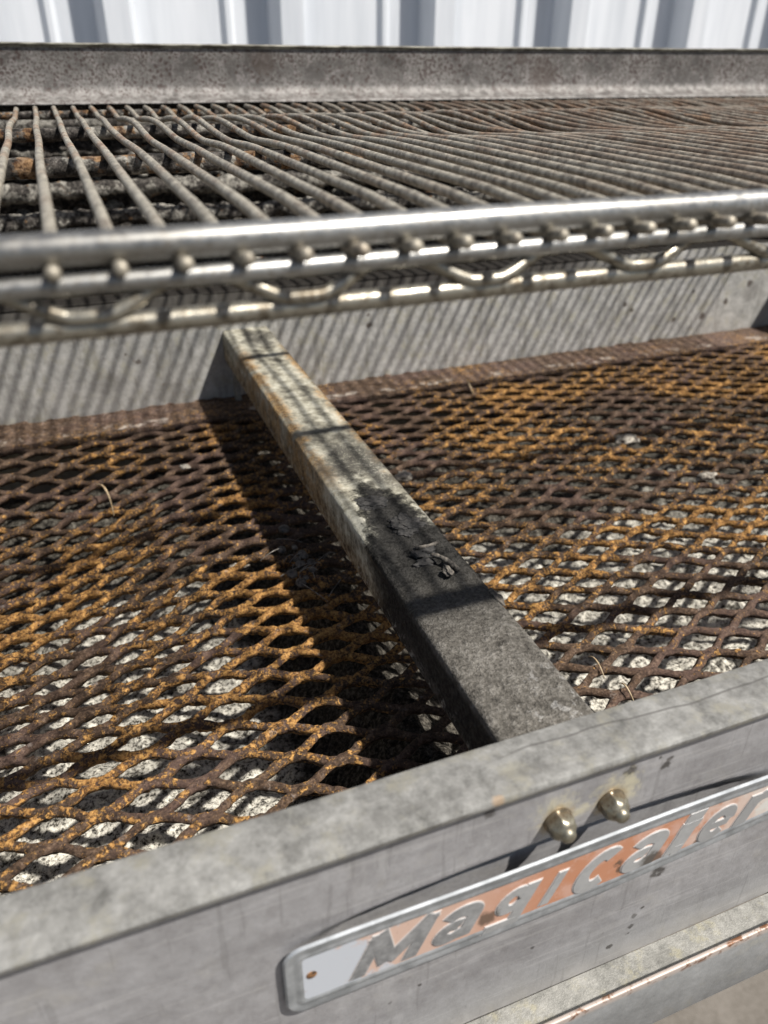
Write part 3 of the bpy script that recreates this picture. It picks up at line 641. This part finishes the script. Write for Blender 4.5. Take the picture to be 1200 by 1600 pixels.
# ------------------------------------------------------------------ expanded metal grate
grate = empty('mesh_grate', (1.3, 2.1, -1.42), 'rusty orange expanded metal grate lying low in the trough', 'grate')
DX, DY = .105, .0492
ZM = -1.40
def sag(x, y):
    sm = lambda t: (lambda q: q * q * (3 - 2 * q))(min(1, max(0, t)))
    edge = sm((3.34 - y) / 1.0) * sm((y - .8) / .25)
    d = -.155 * sm((.42 - x) / .85) * sm((y - 1.10) / .95) + .018 * math.exp(-((x - 2.3) / .6) ** 2 - ((y - 2.6) / .5) ** 2)
    return ZM + d * edge + .013 * nz(x, y, 3, 1.6) + .006 * nz(x, y, 8, 4.5)
b = MB()
rows = int((3.40 - .815) / (2 * DY)) + 1
i0, i1 = int((XL - .27) / DX) + 1, int((XR - .27) / DX)
HW, HT = .0090, .0096
for j in range(rows):
    yb_ = .815 + .03 + j * 2 * DY
    for sgn in (1, -1):
        V = []; F = []
        stops = []
        for i in range(i0, i1 + 1):
            odd = i % 2
            yc = yb_ + (sgn * DY if odd else 0)
            side = (sgn if not odd else -sgn) * HW * .55            # strand lies beside its neighbour at the bond
            xx = .27 + i * DX
            tw = .35 * nz(xx, yc, 2, 3)
            xj = xx + .009 * nz(xx, yc, 4, 9); yj = yc + .006 * nz(xx, yc, 12, 9) + .010 * nz(xx, yc, 2, 2.5)
            stops.append((xj - DX * .13, yj + side * .85)); stops.append((xj + DX * .13, yj + side * .85))
        path = []
        for k in range(len(stops) - 1):
            (xa, ya), (xb, yb2) = stops[k], stops[k + 1]
            ns = 3 if k % 2 == 0 else 9
            for q in range(ns):
                t = q / ns; tt = t if k % 2 == 0 else .45 * t + .55 * t * t * (3 - 2 * t)
                path.append((xa + (xb - xa) * t, ya + (yb2 - ya) * tt))
        path.append(stops[-1])
        nP = len(path)
        sec = [(-1, -1), (0, -1.12), (1, -1), (1.12, 0), (1, 1), (0, 1.12), (-1, 1), (-1.12, 0)]
        for k, (x, y) in enumerate(path):
            x_, y_ = path[max(k - 1, 0)]; x2, y2 = path[min(k + 1, nP - 1)]
            tx, ty = x2 - x_, y2 - y_; l = math.hypot(tx, ty); tx /= l; ty /= l
            nxv, nyv = -ty, tx
            tilt = .55 if sgn > 0 else .40
            ct, st = math.cos(tilt), math.sin(tilt)
            z = sag(x, y) + (sgn * .0015)
            sc_ = 1 + .22 * nz(x, y, 1.7 * sgn, 22); hs = 1 + .38 * min(1, max(0, (1.1 - x) / .8)) * min(1, max(0, (y - .9) / .5))
            for a, c in sec:
                aa = a * HW * sc_; cc = c * HT * sc_
                cc *= hs; h = aa * ct - cc * st; w_ = aa * st + cc * ct
                # rust scale roughness
                d = .0032 * noise.noise(Vector((x * 62 + a * 1.3, y * 62 + c * 1.7, sgn * 3.0))) + .0015 * noise.noise(Vector((x * 150 + a * 3, y * 150 + c * 3, 9)))
                V.append((x + nxv * (h + d * a), y + nyv * (h + d * a), z + w_ + d * c))
        for k in range(nP - 1):
            for q in range(8):
                q2 = (q + 1) % 8; F.append((k * 8 + q, k * 8 + q2, (k + 1) * 8 + q2, (k + 1) * 8 + q))
        b.add(V, F)
b.build('expanded_sheet', M_RUST, grate, fix=False)
b = MB()
b.grid(lambda u, v: ((lambda x, y: (x, y + .012 * nz(x, 3, 1, 9) * (1 - v) + .006 * nz(x, 3, 1, 30) * (1 - v), -1.386 + .004 * nz(x, y, 1, 12)))(XL + .04 + u * (XR - XL - .05), 3.20 + v * .22)), 500, 12)
b.grid(lambda u, v: ((lambda x: (x, 3.20 + .012 * nz(x, 3, 1, 9) + .006 * nz(x, 3, 1, 30), -1.386 + .004 * nz(x, 3.2, 1, 12) - v * .022))(XL + .04 + u * (XR - XL - .05))), 500, 1)
b.build('border_bar', M_RUSTF, grate, fix=False)
b = MB(); b.grid(lambda u, v: (XR - .13 + u * .12, .83 + v * 2.4, -1.384 + .004 * nz(u, v, 1, 9)), 6, 120); b.build('border_bar', M_RUSTF, grate, fix=False)

# ------------------------------------------------------------------ wire rack
rack = empty('wire_rack', (1.3, 2.1, -.26), 'chrome fronted wire cooking rack with heat stained rods above the trough', 'rack')
RY = .87
def rail_mesh(y, z, r, x0=XL + .05, x1=XR - .02, nseg=160, n=16):
    b = MB(); b.tube([(x0 + (x1 - x0) * i / nseg, y + .0015 * nz(i * .1, 1, y, 1), z + .0015 * nz(i * .1, 4, z, 1)) for i in range(nseg + 1)], r, n); return b
rail_mesh(RY + .002, -.1735, .0175).build('top_rail', M_CHROME, rack, fix=False)
rail_mesh(RY - .004, -.2075, .0115).build('middle_rail', M_CHROME, rack, fix=False)
rail_mesh(.868, -.2530, .0122).build('lower_rail', M_CHROME2, rack, fix=False)
b = MB(); pts = []
for i in range(900):
    x = XL + .1 + (XR - XL - .2) * i / 899
    ph = (x - .243) / .233
    w_ = math.cos(2 * math.pi * ph)
    pts.append((x, RY - .002 - .008 * w_, -.224 - .0165 * max(-1, min(1, w_ * 1.15))))
b.tube(pts, .0085, 8); b.build('zigzag_wire', M_CHROME2, rack, fix=False)
for (y, z, r) in ((1.85, -.208, .0195), (2.63, -.208, .018), (3.38, -.205, .014)):
    lumpy_pipe('cross_bar', y, z, r, M_CHARB, amp=.12, parent=rack)
def zr(x, y, k):
    a = .5 + 1.0 * abs(nz(k * .21, 1, 3)) * 2
    a = min(a, 1.5) * min(1, max(.25, (x + .1) / .5))
    z = -.183
    z += -.014 * a * math.exp(-((y - 2.18) / .20) ** 2) + .010 * a * math.exp(-((y - 2.62) / .16) ** 2) - .026 * a * math.exp(-((y - 3.02) / .16) ** 2)
    z += .003 * nz(k * .9, y, 7, 1.3)
    return z
for k in range(-19, 61):
    x = -.0174 + .0641 * k
    if x > XR - .06: break
    b = MB(); pts = [(x, .828, -.1875), (x, .832, -.1878), (x, .862, -.1925)]
    kx = random.uniform(-.006, .006)
    for i in range(66):
        y = .90 + i * (3.40 - .90) / 65
        lat = .0045 * nz(k * 1.7, y, 2, 1.2) + kx * math.exp(-((y - 2.5) / .25) ** 2)
        zz = zr(x, y, k); t = min(1, (y - .90) / .25); zz = -.1925 * (1 - t) + zz * t
        pts.append((x + lat, y, zz))
    rr_ = [.0072, .0078, .0082] + [.0084 * (1 + .05 * nz(k * 3.1, q * .16, 1)) for q in range(66)]; b.tube(pts, rr_, 8, jit=.04); b.build('rod', M_ROD, rack, fix=False)

# ------------------------------------------------------------------ loose scraps
def lump(name, loc, r, mat, label, cat, st=(1, 1, 1), sub=3, amp=.6, sc=1.6, group=None):
    b = MB(); base = bmesh.new(); bmesh.ops.create_icosphere(base, subdivisions=sub, radius=1); sd = random.random() * 90; vs = []
    for v in base.verts:
        q = v.co * (1 + amp * nz(v.co.x, v.co.y + sd, v.co.z, sc) + .2 * nz(v.co.x, v.co.y + sd, v.co.z, sc * 4))
        vs.append((loc[0] + q.x * r * st[0], loc[1] + q.y * r * st[1], loc[2] + q.z * r * st[2]))
    b.add(vs, [tuple(vv.index for vv in f.verts) for f in base.faces]); base.free()
    return b.build(name, mat, None, origin=loc, label=label, cat=cat, group=group, fix=False)
def curve_obj(name, pts, r, mat, label, cat, group=None, taper=True):
    P_ = []; n_ = 14
    for i in range(n_ + 1):                                         # quadratic through three points
        t = i / n_; a, c, d = (Vector(p) for p in pts)
        c2 = c * 2 - (a + d) * .5
        P_.append(tuple(a * (1 - t) ** 2 + c2 * 2 * t * (1 - t) + d * t * t))
    rr = [r * (1 - .55 * abs(2 * i / n_ - 1)) for i in range(n_ + 1)] if taper else r
    b = MB(); b.tube(P_, rr, 7); return b.build(name, mat, None, origin=pts[0], label=label, cat=cat, group=group, fix=False)
lump('gravel_lump', (1.028, 2.392, -1.376), .022, M_CRUMB, 'pale gravel lump on the mesh just right of the beam', 'gravel', (1.4, 1.2, .7))
lump('ash_crumb', (.335, 2.13, -1.455), .020, M_CRUMB, 'whitish crumb on the shaded mesh left of the beam', 'crumb', (1.6, 1.3, .6))
lump('ash_crumb', (.27, 2.76, -1.378), .013, M_CRUMB, 'tiny white crumb on the mesh near the rear wall left of the beam', 'crumb', (1.4, 1.1, .6))
lump('ash_crumb', (2.10, 1.98, -1.374), .028, M_CRUMB, 'flat tan crumb on the mesh at the right', 'crumb', (1.5, .8, .5))
lump('ash_crumb', (2.02, 2.36, -1.374), .030, M_CRUMB, 'larger pale crumb on the mesh behind the flat tan one', 'crumb', (1.6, 1.0, .5))
curve_obj('pine_needle', [(-.060, 2.77, -1.40), (-.027, 2.69, -1.385), (-.015, 2.57, -1.43)], .0042, M_STRAW, 'tan curved needle on the left mesh, leftmost of the needles', 'needle', 'dry needles on the mesh')
curve_obj('pine_needle', [(1.678, 3.16, -1.35), (1.682, 3.13, -1.375), (1.684, 3.08, -1.41)], .0036, M_STRAW, 'short needle standing at the rear edge of the mesh', 'needle', 'dry needles on the mesh')
curve_obj('pine_needle', [(1.103, 1.285, -1.39), (1.101, 1.25, -1.372), (1.104, 1.21, -1.40)], .0024, M_STRAW, 'longer upright needle near the front rim right of the beam', 'needle', 'dry needles on the mesh')
curve_obj('pine_needle', [(1.118, 1.17, -1.39), (1.114, 1.14, -1.372), (1.120, 1.105, -1.40)], .0024, M_STRAW, 'needle closest to the front rim right of the beam', 'needle', 'dry needles on the mesh')
# fluff at the beam's foot
fl = empty('fibre_tangle', (.50, 1.97, -1.39), 'grey tangle of fibres and fluff on the mesh against the left side of the beam', 'debris')
b = MB()
for i in range(16):
    c0 = Vector((.50 + random.gauss(0, .030), 1.95 + random.gauss(0, .08), -1.375 + random.random() * .03)); d = Vector((random.gauss(0, .06), random.gauss(0, .06), random.gauss(0, .012)))
    mid = c0 + d * .5 + Vector((0, 0, random.random() * .04)); pts = [tuple(c0 * (1 - t) ** 2 + mid * 2 * t * (1 - t) + (c0 + d) * t * t) for t in [q / 8 for q in range(9)]]
    b.tube(pts, .0012, 5)
b.build('fibres', M_FIBRE, fl, fix=False)
b = MB()
for i in range(16):
    c0 = (.51 + random.gauss(0, .025), 2.0 + random.gauss(0, .09), -1.380); rr = random.uniform(.008, .018); base = bmesh.new(); bmesh.ops.create_icosphere(base, subdivisions=2, radius=rr)
    b.add([(c0[0] + v.co.x * (1 + .5 * nz(v.co.x / rr, i, 2)), c0[1] + v.co.y * 1.3, c0[2] + v.co.z * .6) for v in base.verts], [tuple(vv.index for vv in f.verts) for f in base.faces]); base.free()
b.build('fluff', M_SCRAP, fl, fix=False)
# scrap on the beam
sc_ = empty('dried_scrap', (.70, 1.38, -1.068), 'dried curled food scrap stuck on the sooty top of the beam', 'scrap')
def crumpled(c, r, st, sd):
    b = MB(); base = bmesh.new(); bmesh.ops.create_icosphere(base, subdivisions=4, radius=1); vs = []
    for v in base.verts:
        q = v.co * (1 + .55 * nz(v.co.x, v.co.y + sd, v.co.z, 1.7) + .28 * nz(v.co.x, v.co.y + sd, v.co.z, 5) + .12 * nz(v.co.x, v.co.y + sd, v.co.z, 12))
        vs.append((c[0] + q.x * r * st[0], c[1] + q.y * r * st[1], c[2] + q.z * r * st[2]))
    b.add(vs, [tuple(vv.index for vv in f.verts) for f in base.faces]); base.free(); return b
for k, (c, r, st) in enumerate((((.690, 1.455, -1.062), .026, (1.2, .8, .5)), ((.668, 1.415, -1.064), .020, (1.3, .7, .45)), ((.715, 1.375, -1.062), .018, (.8, 1.5, .5)))):
    crumpled(c, r, st, 3.7 * k).build('crust_piece', M_FLAKE, sc_, fix=False)
for pts, r in (([(.668, 1.470, -1.053), (.70, 1.445, -1.041), (.735, 1.478, -1.056)], .0060), ([(.690, 1.425, -1.050), (.715, 1.385, -1.040), (.728, 1.345, -1.056)], .0068)):
    b = MB(); b.tube([tuple(Vector(pts[0]) * (1 - t) ** 2 + Vector(pts[1]) * 2 * t * (1 - t) + Vector(pts[2]) * t * t) for t in [q / 20 for q in range(21)]], [r * (.75 + .5 * abs(nz(q * .35, r * 900, 3))) for q in range(21)], 8, jit=.7, rnd=True); b.build('curl', M_SCRAP, sc_, fix=False)
crumpled((.700, 1.350, -1.055), .0115, (1, 1.3, .9), 9).build('bead', M_SCRAP, sc_, fix=False)
lump('char_flake', (.655, 1.74, -1.070), .026, M_FLAKE, 'thick black char flake at the rear end of the sooty patch on the beam', 'char', (1.6, 1.3, .22), amp=.7, sub=5, sc=2.2)
lump('char_flake', (.700, 1.60, -1.069), .028, M_FLAKE, 'thin black char flake on the beam just behind the dried scrap', 'char', (1.4, 1.5, .18), amp=.8, sub=5, sc=2.4)
lump('char_flake', (.772, 1.245, -1.075), .014, M_SCRAP, 'small brown chip on the right edge of the beam', 'chip', (.8, 2.4, .5), amp=.5)
